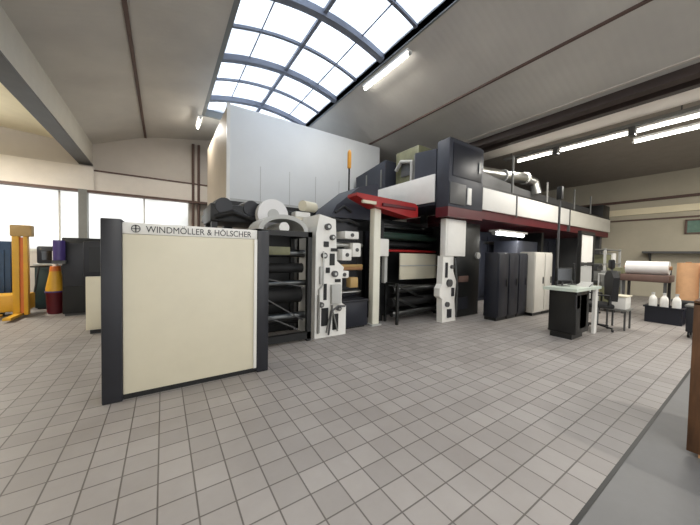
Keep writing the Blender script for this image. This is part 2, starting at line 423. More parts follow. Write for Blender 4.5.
# ================================================================== WHITE HOOD ABOVE THE PRESS
HX0, HX1, HY0, HY1 = 1.38, 6.38, 7.8, 11.7
t = thing('drying_hood', (3.9, 9.7, 0), 'huge grey-white box enclosure rising above the press up to the skylight', 'machine enclosure')
MB().box(HX0, HX1, HY0, HY1, 2.86, 5.34, .02).build('enclosure', M['hood'], t)
sd = MB().box(HX0-.015, HX0, HY0+.06, HY1-.05, 2.9, 5.3).build('side_sheet', M['beige'], t); sd['label'] = 'beige left side sheet'
sm = MB()
for i in range(1, 6):
    x = HX0+i*(HX1-HX0)/6; sm.box(x-.006, x+.006, HY0-.006, HY0, 2.92, 3.9)
sm.box(HX0, HX1, HY0-.012, HY0, 2.86, 2.95)
sm.build('seam_strip', M['lgrey'], t)
MB().box(HX0-.03, HX0+.05, HY0-.03, HY0+.05, 2.86, 5.345).build('corner_trim', M['offwhite'], t)
MB().box(HX0-.2, HX1+.1, 7.65, HY1, 2.62, 2.86).build('base_frame', M['black'], t)
for (x, y) in ((HX0, HY0), (HX1, HY0), (HX0, HY1-.2), (HX1, HY1-.2)):
    MB().box(x-.1, x+.1, y-.1, y+.1, 0, 2.62).build('leg', M['black'], t)
# black gear between hood and unwind section
t = thing('duct_unit', (1.0, 6.2, 0), 'black ducting and fans under the left end of the white enclosure', 'ducting')
MB().box(.72, 2.55, 5.75, 6.8, 2.12, 2.46, .03).build('duct_box', M['black'], t)
for x in (.95, 1.45, 1.95): MB().cyl((x, 5.70, 2.42), (x, 6.3, 2.46), .15).build('fan_housing', M['char'], t)
MB().tube([(.8, 5.72, 2.2), (1.1, 5.6, 2.3), (1.5, 5.62, 2.18)], .05).build('hose', M['rubber'], t)
for (x, y) in ((.8, 6.7), (2.45, 6.7), (.8, 5.85), (2.45, 5.85)): MB().box(x-.05, x+.05, y-.05, y+.05, 0, 2.12).build('leg', M['black'], t)

# ================================================================== UNWINDER (black guarded stand)
t = thing('unwind_stand', (1.7, 5.0, 0), 'black framed roll stand with dark rollers right behind the cream guard panel', 'machine')
FX0, FX1, FY = 1.22, 2.2, 4.52
f = MB()
f.box(FX0, FX0+.09, FY, FY+.09, 0, 1.93).box(FX1-.08, FX1, FY, FY+.09, 0, 1.93)
f.box(FX0, FX1, FY, FY+.09, 1.84, 1.93).box(FX0, FX1, FY, FY+.09, .04, .16)
f.box(FX0, FX0+.09, FY+.8, FY+.89, 0, 1.93).box(FX1-.08, FX1, FY+.8, FY+.89, 0, 1.93)
f.box(FX0, FX0+.06, FY, FY+.89, 1.84, 1.93).box(FX1-.06, FX1, FY, FY+.89, 1.84, 1.93)
f.box(FX0, FX1, FY+.86, FY+.9, 0, 1.93).build('frame', M['black'], t)
for i, (yy, z, r, mt) in enumerate(((.3, 1.55, .07, 'dsteel'), (.4, 1.28, .09, 'rubber'), (.22, 1.02, .05, 'dsteel'), (.5, .78, .16, 'rubber'), (.25, .42, .07, 'dsteel'), (.6, .3, .1, 'rubber'))):
    r_ = MB().cyl((FX0+.02, FY+yy, z), (FX1-.02, FY+yy, z), r).build('roller', M[mt], t)
b = MB()
b.bar((FX0+.1, FY+.1, .85), (FX1-.1, FY+.14, .35), .03, .02).bar((FX0+.1, FY+.1, .55), (FX1-.2, FY+.14, .2), .03, .02)
b.bar((FX0+.1, FY+.1, 1.15), (FX1-.1, FY+.12, .95), .02, .02)
b.build('brace', M['dgrey'], t)
ol = MB().box(FX0+.14, FX0+.62, FY+.12, FY+.16, 1.52, 1.66, .01).build('sight_plate', M['olive'], t); ol['label'] = 'olive coloured plate near the top'
MB().box(FX0+.12, FX0+.2, FY+.06, FY+.12, 1.32, 1.44, .008).build('push_button_box', M['tan'], t)
# film roll on top
t = thing('film_roll', (1.85, 5.75, 2.0), 'white roll of film showing its round end above the black roll stand', 'roll')
MB().cyl((1.78, 5.38, 1.93+.36), (1.78, 5.56, 1.93+.36), .30, n=48).build('winding', M['film'], t)
MB().cyl((1.78, 5.36, 2.29), (1.78, 5.58, 2.29), .11, n=32).build('core', M['lgrey'], t)
t = thing('roll_cover', (1.75, 5.0, 1.93), 'light grey curved cover over the black roll stand', 'machine cover')
cv = MB()
poly = []
for i in range(15):
    a = PI*i/14; poly.append((1.72+.44*math.cos(a), 1.935+.27*math.sin(a)))
inner = [(1.72+(.36)*math.cos(PI*i/14), 1.935+.2*math.sin(PI*i/14)) for i in range(14, -1, -1)]
cv.prism(poly+inner, 4.6, 5.3).build('shell', M['lgrey'], t)
MB().cyl((1.72, 4.62, 1.99), (1.72, 5.3, 1.99), .09).build('spindle', M['offwhite'], t)
# cream gearbox group right of it
t = thing('gear_unit', (2.2, 5.9, 0), 'cream gearbox with motor perched between the white roll and the white press frame', 'machine')
MB().box(2.22, 2.66, 5.42, 5.7, 1.98, 2.30, .02).build('gearbox', M['cream'], t)
MB().box(2.26, 2.6, 5.44, 5.68, 2.30, 2.42, .02).build('lid', M['offwhite'], t)
MB().cyl((2.4, 5.42, 2.54), (2.75, 5.6, 2.56), .11).build('motor', M['cream'], t)
MB().cyl((2.38, 5.34, 2.14), (2.38, 5.42, 2.14), .09).build('flange', M['dsteel'], t)
MB().box(2.3, 2.6, 5.42, 5.65, 0, 1.97).build('pedestal', M['black'], t)

# ================================================================== PRESS BODY BEHIND
t = thing('drive_section', (5, 7, 0), 'dark ribbed body of the printing press filling the space behind the frames', 'machine')
MB().box(2.7, 6.5, 6.3, 6.9, 0, 2.58).build('casing', M['black'], t)
for i in range(8):
    x = 2.9+i*.44
    MB().box(x, x+.34, 6.24, 6.3, .3, 2.2, .01).build('rib_panel', M['char'] if i % 3 else M['dgrey'], t)
# press section under the long deck
t = thing('dryer_section', (11.5, 5.6, 0), 'blue-grey cabinets of the press seen behind the dark switch cabinets', 'machine')
MB().box(7.2, 15.5, 5.7, 6.4, 0, 2.42).build('casing', M['slate'], t)
for i in range(10):
    x = 7.25+i*.82
    MB().box(x, x+.76, 5.66, 5.7, .15, 2.3, .01).build('door', M['slate'], t)
for i in range(4):
    MB().cyl((8+i*1.4, 5.62, 2.05), (8.9+i*1.4, 5.62, 2.05), .05).build('pipe', M['steel'], t)

# ================================================================== WHITE SIDE FRAME (px 318-348)
def plate_with_holes(x0, x1, y0, y1, z0, z1, name, m, parent):
    return MB().box(x0, x1, y0, y1, z0, z1, .01).build(name, m, parent)
t = thing('printing_unit', (2.65, 4.9, 0), 'white press side frame crowded with brackets, knobs and pipes beside the black roll stand', 'machine')
MB().prism([(2.29, 0), (2.96, 0), (2.96, .55), (2.86, .62), (2.86, 1.15), (2.9, 1.3), (2.74, 1.42), (2.70, 2.2), (2.36, 2.27), (2.29, 1.9)], 4.56, 5.3).build('side_frame', M['offwhite'], t, smooth=False)
for q in ((2.42, 2.56, .22, .55), (2.66, 2.78, .12, .42), (2.46, 2.52, .7, 1.0), (2.58, 2.68, 1.34, 1.56), (2.45, 2.55, 1.68, 1.78), (2.6, 2.74, 1.6, 1.66), (2.5, 2.58, 1.2, 1.3), (2.7, 2.82, 1.02, 1.08), (2.34, 2.38, .1, .8)):
    MB().box(q[0], q[1], 4.54, 4.56, q[2], q[3]).build('recess_plate', M['black'], t)
d = MB()
d.box(2.6, 2.8, 4.48, 4.56, .62, .98, .01).build('terminal_box', M['lgrey'], t)
MB().box(2.36, 2.44, 4.50, 4.56, 1.0, 1.32, .01).build('terminal_box', M['lgrey'], t)
for (x, z, r) in ((2.45, 1.52, .055), (2.52, 2.05, .06), (2.68, 1.18, .06), (2.78, .52, .045), (2.4, .62, .05), (2.62, 1.86, .05)):
    o = MB().cyl((x, 4.50, z), (x, 4.56, z), r).build('knob', M['dgrey'], t)
    MB().cyl((x, 4.485, z), (x, 4.50, z), r*.45, n=12).build('knob_cap', M['steel'], o)
MB().tube([(2.34, 4.52, .1), (2.34, 4.50, .9), (2.42, 4.50, 1.0), (2.42, 4.50, 1.6)], .016).build('pipe', M['steel'], t)
MB().tube([(2.56, 4.52, .05), (2.58, 4.46, .5), (2.72, 4.46, .58), (2.9, 4.50, .56)], .018).build('pipe', M['dgrey'], t)
MB().bar((2.50, 4.50, .1), (2.62, 4.50, .6), .03, .02).bar((2.74, 4.5, .1), (2.6, 4.5, .6), .03, .02).build('strut', M['grey'], t)

# bearing blocks and inking gear between frame and post
t = thing('inking_unit', (3.3, 5.2, 0), 'inking unit with white bearing blocks and tan rollers left of the white post', 'machine')
MB().box(2.98, 3.72, 5.3, 5.5, 0, 2.3).build('back_plate', M['char'], t)
for (x0, x1, z0, z1) in ((3.16, 3.52, 1.88, 2.04), (3.10, 3.34, 1.42, 1.66), (3.36, 3.58, 1.5, 1.8), (3.04, 3.28, 1.05, 1.2)):
    bb = MB().box(x0, x1, 4.95, 5.3, z0, z1, .02).build('bearing_block', M['offwhite'], t)
    MB().cyl(((x0+x1)/2, 4.93, (z0+z1)/2), ((x0+x1)/2, 4.95, (z0+z1)/2), .04, n=14).build('bearing_cap', M['dgrey'], bb)
for z, mt in ((1.30, 'tan'), (1.24, 'core')):
    MB().cyl((2.94, 5.08, z), (3.7, 5.08, z), .035, n=14).build('roller', M[mt], t)
MB().box(3.3, 3.5, 4.92, 5.1, .84, 1.06, .02).build('drive_motor', M['tan'], t)
MB().cyl((2.98, 5.1, 1.75), (3.7, 5.1, 1.75), .05, n=14).build('shaft', M['steel'], t)
MB().cyl((3.0, 5.15, .72), (3.7, 5.15, .72), .045).build('shaft', M['steel'], t)
t = thing('ink_tank', (3.3, 5.0, 0), 'dark blue-black tank on the floor left of the white post', 'tank')
MB().box(3.0, 3.68, 4.80, 5.25, .03, .56, .03).build('body', M['navy'], t)
MB().box(2.98, 3.7, 4.78, 5.25, .56, .60, .01).build('lid', M['char'], t)
MB().box(3.05, 3.62, 4.84, 5.2, 0, .03).build('foot_plate', M['black'], t)
# dark top gear left of the red beam
t = thing('overhead_unit', (3.2, 5.4, 0), 'grey-violet housing with hoses above the inking unit, left end of the red beam', 'machine')
MB().prism([(3.0, 2.36), (4.1, 2.36), (4.3, 2.9), (4.3, 3.25), (3.75, 3.1), (3.15, 2.62)], 5.3, 6.2).build('housing', M['slate'], t)
for x in (3.05, 3.9): MB().box(x, x+.12, 5.95, 6.15, 0, 2.36).build('leg', M['black'], t)
MB().tube([(3.0, 5.25, 2.32), (3.2, 5.2, 2.27), (3.4, 5.2, 2.3), (3.7, 5.25, 2.22)], .04).build('hose', M['rubber'], t)
MB().tube([(3.1, 5.26, 2.45), (3.3, 5.24, 2.6), (3.5, 5.24, 2.5)], .03).build('hose', M['rubber'], t)

# ================================================================== POST + RED BEAM
t = thing('support_post', (3.9, 4.85, 0), 'slim white square post holding up the red beam', 'post')
MB().box(3.80, 3.98, 4.78, 4.94, .03, 2.56, .008).build('shaft', M['post'], t)
MB().box(3.76, 4.02, 4.74, 4.98, 0, .03).build('base_plate', M['lgrey'], t)
t = thing('overhead_beam', (4.4, 4.7, 2.6), 'red overhead beam with slanted left end above the white post', 'beam')
MB().prism([(3.24, 2.80), (4.90, 2.76), (5.0, 2.70), (5.0, 2.46), (4.82, 2.42), (3.74, 2.57), (3.24, 2.74)], 4.66, 5.0).build('girder', M['red'], t, smooth=False)
MB().box(3.9, 4.9, 4.62, 4.66, 2.60, 2.66).build('flange', M['dred'], t)
MB().box(3.36, 3.7, 4.60, 4.66, 2.60, 2.66).build('end_shoe', M['cream'], t)
# ================================================================== DECK (left wing, tower, long right wing)
DX0, DX1 = 5.24, 16.4
t = thing('press_deck', (9, 5, 2.4), 'long overhead press deck with white fascia and dark red lower edge running to the right', 'machine deck')
MB().box(DX0+1.33, DX1, 4.06, 6.6, 2.50, 2.72).build('edge_channel', M['dred'], t)
MB().box(DX0+1.33, 11.9, 4.0, 4.06, 2.72, 3.26, .004).build('fascia', M['offwhite'], t)
MB().box(11.97, DX1, 4.0, 4.06, 2.72, 3.26, .004).build('fascia', M['beamlight'], t)
MB().box(8.18, 8.24, 3.985, 4.0, 2.66, 3.28).build('fascia_joint', M['dgrey'], t)
MB().box(11.9, 11.97, 3.985, 4.06, 2.5, 3.28).build('fascia_joint', M['dgrey'], t)
MB().box(DX0+1.33, DX1, 4.02, 4.12, 3.26, 3.32).build('top_rail', M['black'], t)
MB().prism([(DX0+1.33, 3.26), (DX1, 3.26), (DX1, 3.72), (12.5, 3.72), (9.4, 3.72), (DX0+1.33, 3.9)], 4.45, 6.6).build('upper_housing', M['dgrey'], t)
MB().box(15.6, DX1+.05, 4.05, 5, 3.25, 3.86, .02).build('end_box', M['black'], t)
for x in (15.9,):
    MB().box(x, x+.25, 4.2, 6.4, 0, 2.50).build('leg', M['dgrey'], t)
# handrail posts on the deck
for i, (x, zt) in enumerate(((8.35, 4.35), (10.6, 3.95), (12.9, 4.05), (14.6, 4.0))):
    t = thing('rail_post', (x, 4.2, 3.25), ['tall thin post on the deck nearest the dark corner tower', 'thin post on the deck just right of the silver duct', 'third thin post along the deck, counted from the tower', 'thin post on the deck nearest its far end'][i], 'post', 'thin posts on the deck')
    MB().cyl((x, 4.2, 3.27), (x, 4.2, zt+.1), .03, n=10).build('shaft', M['grey'], t)
    MB().box(x-.06, x+.06, 4.14, 4.26, 3.25, 3.27).build('foot', M['dgrey'], t)
t = thing('exhaust_duct', (9.3, 4.3, 3.8), 'shiny silver duct with a downward elbow lying on the deck', 'duct')
MB().tube([(7.6, 4.8, 4.02), (8.6, 4.62, 4.02), (9.7, 4.5, 4.1), (10.1, 4.4, 4.0), (10.15, 4.33, 3.62)], .16, n=16).build('pipe', M['steel'], t)
for p in ((8.6, 4.62, 4.02), (9.7, 4.5, 4.1)): MB().cyl((p[0]-.03, p[1], p[2]), (p[0]+.03, p[1]-.01, p[2]), .19, n=16).build('collar', M['lgrey'], t)
MB().box(7.7, 8.1, 4.62, 4.95, 3.72, 3.9).build('saddle', M['dgrey'], t)

# corner tower
t = thing('corner_tower', (5.9, 4.6, 2.3), 'dark slate box tower at the near corner of the press deck', 'machine housing')
MB().box(DX0, DX0+1.32, 4.0, 4.34, 2.66, 4.16, .015).build('housing', M['slate'], t)
MB().box(DX0+.04, DX0+1.28, 4.02, 4.32, 4.16, 4.19).build('lid', M['char'], t)
dr = MB().box(DX0+.12, DX0+1.22, 3.985, 4.0, 3.35, 4.08, .004).build('front_door', M['navy'], t)
MB().box(DX0+1.08, DX0+1.12, 3.965, 3.985, 3.55, 3.8).build('handle', M['dsteel'], dr)
MB().box(DX0+.02, DX0+.6, 3.97, 4.0, 2.72, 3.2, .01).build('vent_panel', M['dgrey'], t)
MB().box(DX0+.66, DX0+.82, 3.97, 4.0, 2.76, 3.15, .01).build('light_panel', M['offwhite'], t)
MB().box(DX0, DX0+1.32, 4.0, 4.34, 2.44, 2.66).build('lower_rim', M['dred'], t)
# left wing of the deck: runs away from the viewer (along Y) at X = DX0
t = thing('deck_wing', (6, 6, 2.7), 'deck wing with white tapering side fascia between the red beam and the corner tower', 'machine deck')
MB().box(DX0-.04, DX0, 4.37, 6.5, 2.80, 3.44, .004).build('side_fascia', M['offwhite'], t)
MB().box(DX0, DX0+1.3, 4.36, 7.6, 2.74, 3.44).build('platform', M['slate'], t)
MB().prism([(4.36, 3.44), (5.02, 3.44), (5.02, 4.10), (4.36, 4.02)], DX0, DX0+1.0, 'X').build('near_housing', M['slate'], t, smooth=False)
MB().prism([(6.15, 3.44), (7.6, 3.44), (7.6, 4.05), (6.15, 4.24)], DX0, DX0+1.0, 'X').build('far_housing', M['slate'], t, smooth=False)
MB().box(DX0-.03, DX0, 6.5, 7.6, 2.9, 3.5).build('rear_plate', M['char'], t)
for y in (6.3, 7.0): MB().box(DX0-.02, DX0, y, y+.05, 3.5, 4.0).build('seam_strip', M['grey'], t)
for y in (5.65, 7.2): MB().box(DX0+1.15, DX0+1.25, y, y+.2, 0, 2.74).build('leg', M['black'], t)
t = thing('filter_unit', (5.9, 5.6, 3.44), 'olive-grey filter box with pale pipes on the deck wing just left of the corner tower', 'machine')
MB().box(5.5, 6.2, 5.15, 6.0, 3.44, 4.42, .02).build('box', M['olive'], t)
MB().tube([(5.42, 5.3, 3.46), (5.42, 5.3, 4.0), (5.42, 5.7, 4.1), (5.42, 5.9, 3.9)], .05).build('pipe', M['lgrey'], t)
MB().cyl((5.4, 5.16, 3.46), (5.4, 5.16, 4.12), .04).build('pipe', M['grey'], t)
MB().box(5.47, 5.5, 5.4, 5.75, 3.7, 4.1).build('louvre_plate', M['dgrey'], t)
# amber beacon
t = thing('signal_beacon', (3.92, 6.0, 3.6), 'amber signal beacon on a dark pole in front of the white enclosure', 'beacon')
MB().cyl((3.92, 6.0, 3.12), (3.92, 6.0, 3.84), .022).build('pole', M['black'], t)
MB().lathe(3.92, 6.0, [(.035, 3.72), (.05, 3.74), (.05, 4.10), (.035, 4.16), (.02, 4.18)]).build('lens', M['amber'], t)

# ================================================================== MIDDLE BAY: rollers, cream panel
t = thing('roller_unit', (4.9, 5.2, 0), 'bank of dark and green rollers with a cream panel between the two white columns', 'machine')
for x in (4.2, 6.25): MB().box(x, x+.1, 5.05, 5.5, 0, 2.35).build('side_frame', M['black'], t)
MB().box(4.3, 6.25, 5.5, 5.55, 0, 2.44).build('back_plate', M['black'], t)
for (y, z, r, mt) in ((5.2, 2.02, .09, 'green'), (5.3, 2.25, .07, 'dsteel'), (5.3, 1.82, .06, 'rubber'), (5.15, 1.66, .03, 'red')):
    rr = MB().cyl((4.3, y, z), (6.25, y, z), r, n=24).build('roller', M[mt], t)
pn = MB().box(4.85, 6.2, 5.06, 5.10, .95, 1.60, .006).build('cover_panel', M['cream'], t); pn['label'] = 'cream cover panel'
MB().box(4.85, 6.2, 5.045, 5.06, 1.28, 1.31).build('panel_rail', M['lgrey'], pn)
MB().box(4.06, 4.34, 4.9, 5.2, 1.52, 1.92, .02).build('bearing_housing', M['offwhite'], t)
MB().box(4.26, 4.34, 4.95, 5.05, .9, 1.52).build('strut', M['lgrey'], t)
t = thing('web_cradle', (5, 4.9, 0), 'low dark cradle with slanting bars and rollers below the cream panel', 'machine')
MB().bar((4.33, 4.58, 0), (4.33, 4.58, .92), .05, .05).bar((4.33, 4.98, 0), (4.33, 4.98, .92), .05, .05).bar((4.33, 4.56, .9), (4.33, 5.0, .9), .05, .05).build('end_frame', M['black'], t)
MB().box(6.1, 6.16, 4.78, 5.04, 0, .8).build('end_frame', M['black'], t)
for (a, b) in (((4.3, 4.6, .9), (5.9, 4.9, .3)), ((4.3, 4.62, .6), (5.6, 4.9, .12)), ((4.36, 4.9, .86), (6.1, 4.95, .75))):
    MB().bar(a, b, .05, .05).build('bar', M['dsteel'], t)
for (y, z, r) in ((4.8, .75, .08), (4.85, .45, .11), (4.8, .2, .07)):
    MB().cyl((4.36, y, z), (6.1, y+.05, z), r, n=20).build('roller', M['rubber'] if r > .1 else M['dsteel'], t)

# ================================================================== SECOND COLUMN (px 437-468)
t = thing('press_column', (5.6, 4.4, 0), 'white press column with a big square control box on top, under the corner tower', 'machine')
MB().box(5.40, 6.16, 4.16, 4.32, 1.55, 2.42, .015).build('control_box', M['offwhite'], t)
MB().box(5.45, 6.11, 4.15, 4.16, 1.62, 2.36, .003).build('box_door', M['offwhite'], t)
MB().prism([(5.40, 0), (5.90, 0), (5.84, .5), (5.88, .95), (5.76, 1.2), (5.76, 1.55), (5.38, 1.55), (5.36, .9), (5.28, .8), (5.28, .62), (5.38, .55)], 4.2, 4.36).build('side_frame', M['offwhite'], t, smooth=False)
for (x, z, r) in ((5.6, .92, .09), (5.54, .42, .06), (5.68, 1.3, .045)): MB().cyl((x, 4.15, z), (x, 4.2, z), r).build('cap', M['dgrey'], t)
MB().box(5.56, 5.7, 4.17, 4.2, .1, .3).build('recess_plate', M['char'], t)
MB().box(5.70, 5.78, 4.17, 4.2, .6, .8).build('recess_plate', M['char'], t)
MB().box(5.46, 5.52, 4.17, 4.2, 1.05, 1.4).build('recess_plate', M['char'], t)
MB().tube([(5.84, 4.15, .1), (5.84, 4.13, .8), (5.74, 4.15, 1.5)], .02).build('pipe', M['dsteel'], t)
t = thing('roller_gearbox', (6.1, 4.6, 0), 'black gearbox block with round silver gauge right of the white column', 'machine')
MB().box(6.12, 7.12, 4.38, 4.95, 0, 2.42, .02).build('casing', M['black'], t)
MB().cyl((6.98, 4.32, 1.58), (6.98, 4.38, 1.58), .085).build('gauge', M['lgrey'], t)
MB().box(6.2, 6.6, 4.35, 4.38, .9, 1.05).build('bracket', M['brownline'], t)
MB().box(6.2, 6.6, 4.35, 4.38, .2, .5).build('hatch', M['char'], t)

# ================================================================== SWITCH CABINETS
def cabinet(x0, x1, y, z1, mt, label, cat, group=None, handle='dsteel', depth=.34):
    t = thing('switch_cabinet', ((x0+x1)/2, y+depth/2, 0), label, cat, group)
    MB().box(x0+.005, x1-.005, y, y+depth, .08, z1, .01).build('body', mt, t)
    dr = MB().box(x0+.025, x1-.025, y-.018, y, .12, z1-.04, .005).build('door', mt, t)
    MB().box(x1-.12, x1-.09, y-.04, y-.018, z1*.5, z1*.5+.18, .004).build('handle', M[handle], dr)
    MB().box(x0+.02, x1-.02, y+.02, y+depth-.02, 0, .08).build('plinth', M['black'], t)
    return t
G = 'dark switch cabinets under the deck'
for i, (x0, x1) in enumerate(((6.66, 7.14), (7.15, 7.63), (7.64, 8.12))):
    cabinet(x0, x1, 3.62, 1.66, M['navy'], ['dark navy switch cabinet nearest the white press column', 'middle one of the three dark navy switch cabinets', 'dark navy switch cabinet touching the white one'][i], 'cabinet', G)
cabinet(8.13, 8.72, 3.46, 1.70, M['lgrey2'], 'off-white switch cabinet touching the dark navy ones', 'cabinet', 'off-white cabinets')
cabinet(8.73, 9.2, 3.46, 1.70, M['lgrey2'], 'off-white switch cabinet nearest the control desk', 'cabinet', 'off-white cabinets')
tube_lamp('inspection_lamp', (8.0, 4.5, 2.25), (9.7, 4.5, 2.25), 'cool white tube lamp glowing under the deck above the dark cabinets', 'lamp', mt='tube_cool', r=.05, power=25, w=.3)
# clutter on the cabinets
t = thing('inspection_unit', (9.5, 4.8, 0), 'grey-blue inspection unit with round lenses behind the off-white cabinets', 'machine')
MB().box(9.6, 11.0, 4.6, 5.4, 0, 2.1, .02).build('casing', M['slate'], t)
for x in (9.85, 10.3, 10.75): MB().cyl((x, 4.5, 1.6), (x, 4.6, 1.6), .13).build('lens', M['steel'], t)
MB().box(11.05, 11.2, 4.5, 5.3, 0, 2.43).build('leg', M['black'], t)

# ================================================================== CONTROL DESK
t = thing('control_desk', (7.0, 2.2, 0), 'black control desk with pale green-white top in front of the cabinets', 'desk')
MB().prism([(6.28, .93), (7.62, .93), (7.62, .985), (6.28, .985)], 1.95, 2.5).build('desktop', mat('pale green laminate', rgb(196, 206, 194), .35, var=.08), t)
MB().box(6.46, 7.12, 2.0, 2.46, .10, .93, .015).build('pedestal', M['black'], t)
MB().box(7.12, 7.36, 2.1, 2.46, .3, .93, .01).build('side_drawer', M['char'], t)
for (x, y) in ((7.42, 1.99), (7.42, 2.42)):
    MB().box(x, x+.14, y, y+.05, .0, .93).build('leg', M['offwhite'], t)
MB().box(6.46, 7.0, 2.06, 2.42, 0, .10).build('plinth', M['black'], t)
MB().box(6.42, 6.62, 2.0, 2.02, .6, .85).box(6.66, 6.98, 2.0, 2.02, .2, .85).build('front_plate', M['char'], t)
def monitor(x, y, z, w, h, rz, label):
    t = thing('monitor', (x, y, z), label, 'monitor')
    t['_w'] = (0, 0, 0)
    t.rotation_euler = (0, 0, rz)
    MB().box(-w/2, w/2, -.015, .02, .10, .10+h, .006).build('casing', M['black'], t)
    MB().box(-w/2+.02, w/2-.02, -.019, -.015, .12, .08+h).build('screen', M['screen'], t)
    MB().cyl((0, .03, .01), (0, .03, .16), .018, n=10).build('stand', M['dgrey'], t)
    MB().box(-.1, .1, -.06, .1, 0, .012, .004).build('foot', M['dgrey'], t)
    return t
monitor(6.78, 2.33, .985, .42, .27, -.3, 'black monitor at the left end of the control desk')
monitor(7.35, 2.35, .985, .30, .36, .3, 'upright dark monitor beside the pole on the control desk')
t = thing('keypad_console', (7.3, 2.1, .985), 'silver-grey sloping keypad console on the control desk', 'console')
MB().prism([(7.0, .985), (7.3, .985), (7.3, 1.07), (7.05, 1.0)], 2.0, 2.2).build('case', M['lgrey'], t, smooth=False)
for i in range(4):
    MB().cyl((7.08+.06*i, 1.995, 1.0+.014*i), (7.08+.06*i, 2.0, 1.0+.014*i), .012, n=8).build('button', M['black'], t)
# pole with dark head
t = thing('signal_pole', (7.16, 2.56, 0), 'tall thin dark pole with a black box on top behind the control desk', 'pole')
MB().cyl((7.08, 2.56, .02), (7.08, 2.56, 2.85), .022, n=12).build('shaft', M['dgrey'], t)
MB().box(7.02, 7.14, 2.51, 2.61, 2.80, 3.08, .015).build('head', M['black'], t)
MB().box(6.98, 7.18, 2.52, 2.66, 0, .02).build('base', M['black'], t)
# framed white board behind
t = thing('framed_board', (9.9, 2.9, 0), 'white board in a black standing frame behind the control desk', 'board')
MB().box(9.36, 10.3, 2.87, 2.90, .4, 1.35).build('lower_panel', M['lgrey'], t)
MB().box(9.36, 10.3, 2.87, 2.90, 1.45, 2.2).build('board', M['offwhite'], t)
for x in (9.3, 10.3): MB().box(x, x+.06, 2.84, 2.92, .05, 2.3).build('upright', M['black'], t)
MB().box(9.36, 10.3, 2.84, 2.92, 2.22, 2.3).build('top_bar', M['black'], t)
MB().box(9.36, 10.3, 2.84, 2.92, 1.37, 1.43).build('middle_bar', M['black'], t)
for x in (9.33, 10.33): MB().box(x-.04, x+.04, 2.65, 3.1, 0, .05).build('foot', M['black'], t)
# swivel chair
t = thing('office_chair', (7.9, 1.85, 0), 'black swivel chair with headrest drawn up at the right end of the control desk', 'chair')
MB().box(7.64, 8.14, 1.6, 2.1, .5, .60, .04).build('seat', M['rubber'], t)
MB().prism([(7.66, .66), (8.12, .66), (8.18, 1.16), (8.02, 1.30), (7.76, 1.30), (7.60, 1.16)], 1.56, 1.66).build('backrest', M['rubber'], t)
MB().box(7.80, 7.98, 1.58, 1.66, 1.34, 1.54, .03).build('headrest', M['rubber'], t)
MB().box(7.86, 7.92, 1.60, 1.63, .58, 1.40).build('back_spine', M['dgrey'], t)
MB().cyl((7.89, 1.83, .1), (7.89, 1.83, .5), .03).build('gas_column', M['dsteel'], t)
for i in range(5):
    a = 2*PI*i/5+.3; p = Vector((7.89+.28*math.cos(a), 1.83+.28*math.sin(a), .07))
    lg_ = MB().bar((7.89, 1.83, .12), p, .04, .03).build('leg', M['rubber'], t)
    MB().cyl(p+Vector((0, -.015, -.04)), p+Vector((0, .015, -.04)), .03, n=12).build('castor', M['black'], lg_)
for s in (7.64, 8.14):
    MB().tube([(s, 1.7, .56), (s, 1.7, .78), (s, 1.98, .78)], .018, n=8).build('armrest', M['black'], t)
t.rotation_euler = (0, 0, .5)
t.location = (7.96, 2.12, 0)
# white carton and papers right of the chair
t = thing('paper_stack', (8.45, 1.85, 0), 'white carton of papers on a low grey stool right of the swivel chair', 'box')
MB().box(8.32, 8.72, 1.72, 2.0, .46, .72, .006).build('carton', M['offwhite'], t)
MB().box(8.30, 8.74, 1.70, 2.02, .72, .75, .004).build('lid', M['cream'], t)
t = thing('stool', (8.5, 1.86, 0), 'low grey stool under the white carton', 'stool')
MB().box(8.28, 8.76, 1.68, 2.04, .42, .46, .008).build('seat', M['grey'], t)
for (x, y) in ((8.31, 1.71), (8.71, 1.71), (8.31, 2.0), (8.71, 2.0)): MB().box(x, x+.03, y, y+.03, 0, .42).build('leg', M['dgrey'], t)

# ================================================================== RIGHT-HAND CLUTTER
t = thing('roll_trolley', (11.25, 2.6, 0), 'grey-green trolley of wrapped goods behind the swivel chair, left of the brown bench', 'trolley')
MB().box(10.8, 11.9, 2.44, 2.9, .14, .2, .01).build('platform', M['grey'], t)
for (x, y) in ((10.9, 2.5), (11.8, 2.5), (10.9, 2.84), (11.8, 2.84)): MB().cyl((x, y-.02, .07), (x, y+.02, .07), .07, n=14).build('wheel', M['black'], t)
MB().tube([(10.83, 2.46, .2), (10.83, 2.46, 1.1), (10.83, 2.85, 1.1), (10.83, 2.85, .2)], .02, n=8).build('push_bar', M['lgrey'], t)
for i, (x, w, z0, z1, mt) in enumerate(((10.9, .5, .2, .72, 'olive'), (11.45, .42, .2, .95, 'lgrey'), (10.95, .4, .72, 1.2, 'grey'), (11.48, .36, .95, 1.3, 'olive'))):
    o = MB().box(x, x+w, 2.48, 2.84, z0, z1, .02).build('wrapped_bundle', M[mt], None, (x+w/2, 2.6, z0))
    tag(o, ['lower olive wrapped bundle at the near side of the trolley', 'tall light grey wrapped bundle standing on the trolley', 'grey wrapped bundle on top of the lower olive one', 'small olive bundle on top of the light grey one'][i], 'bundle', 'wrapped bundles on the trolley')
t = thing('tool_rack', (12.6, 3.0, 0), 'pale grey storage rack with shelves against the background left of the kraft rolls', 'rack')
for x in (12.0, 13.6):
    for y in (3.0, 3.5): MB().box(x, x+.06, y, y+.06, 0, 1.9).build('upright', M['lgrey'], t)
for z in (.3, .85, 1.4, 1.88): MB().box(12.0, 13.66, 3.0, 3.56, z-.03, z).build('shelf', M['grey'], t)
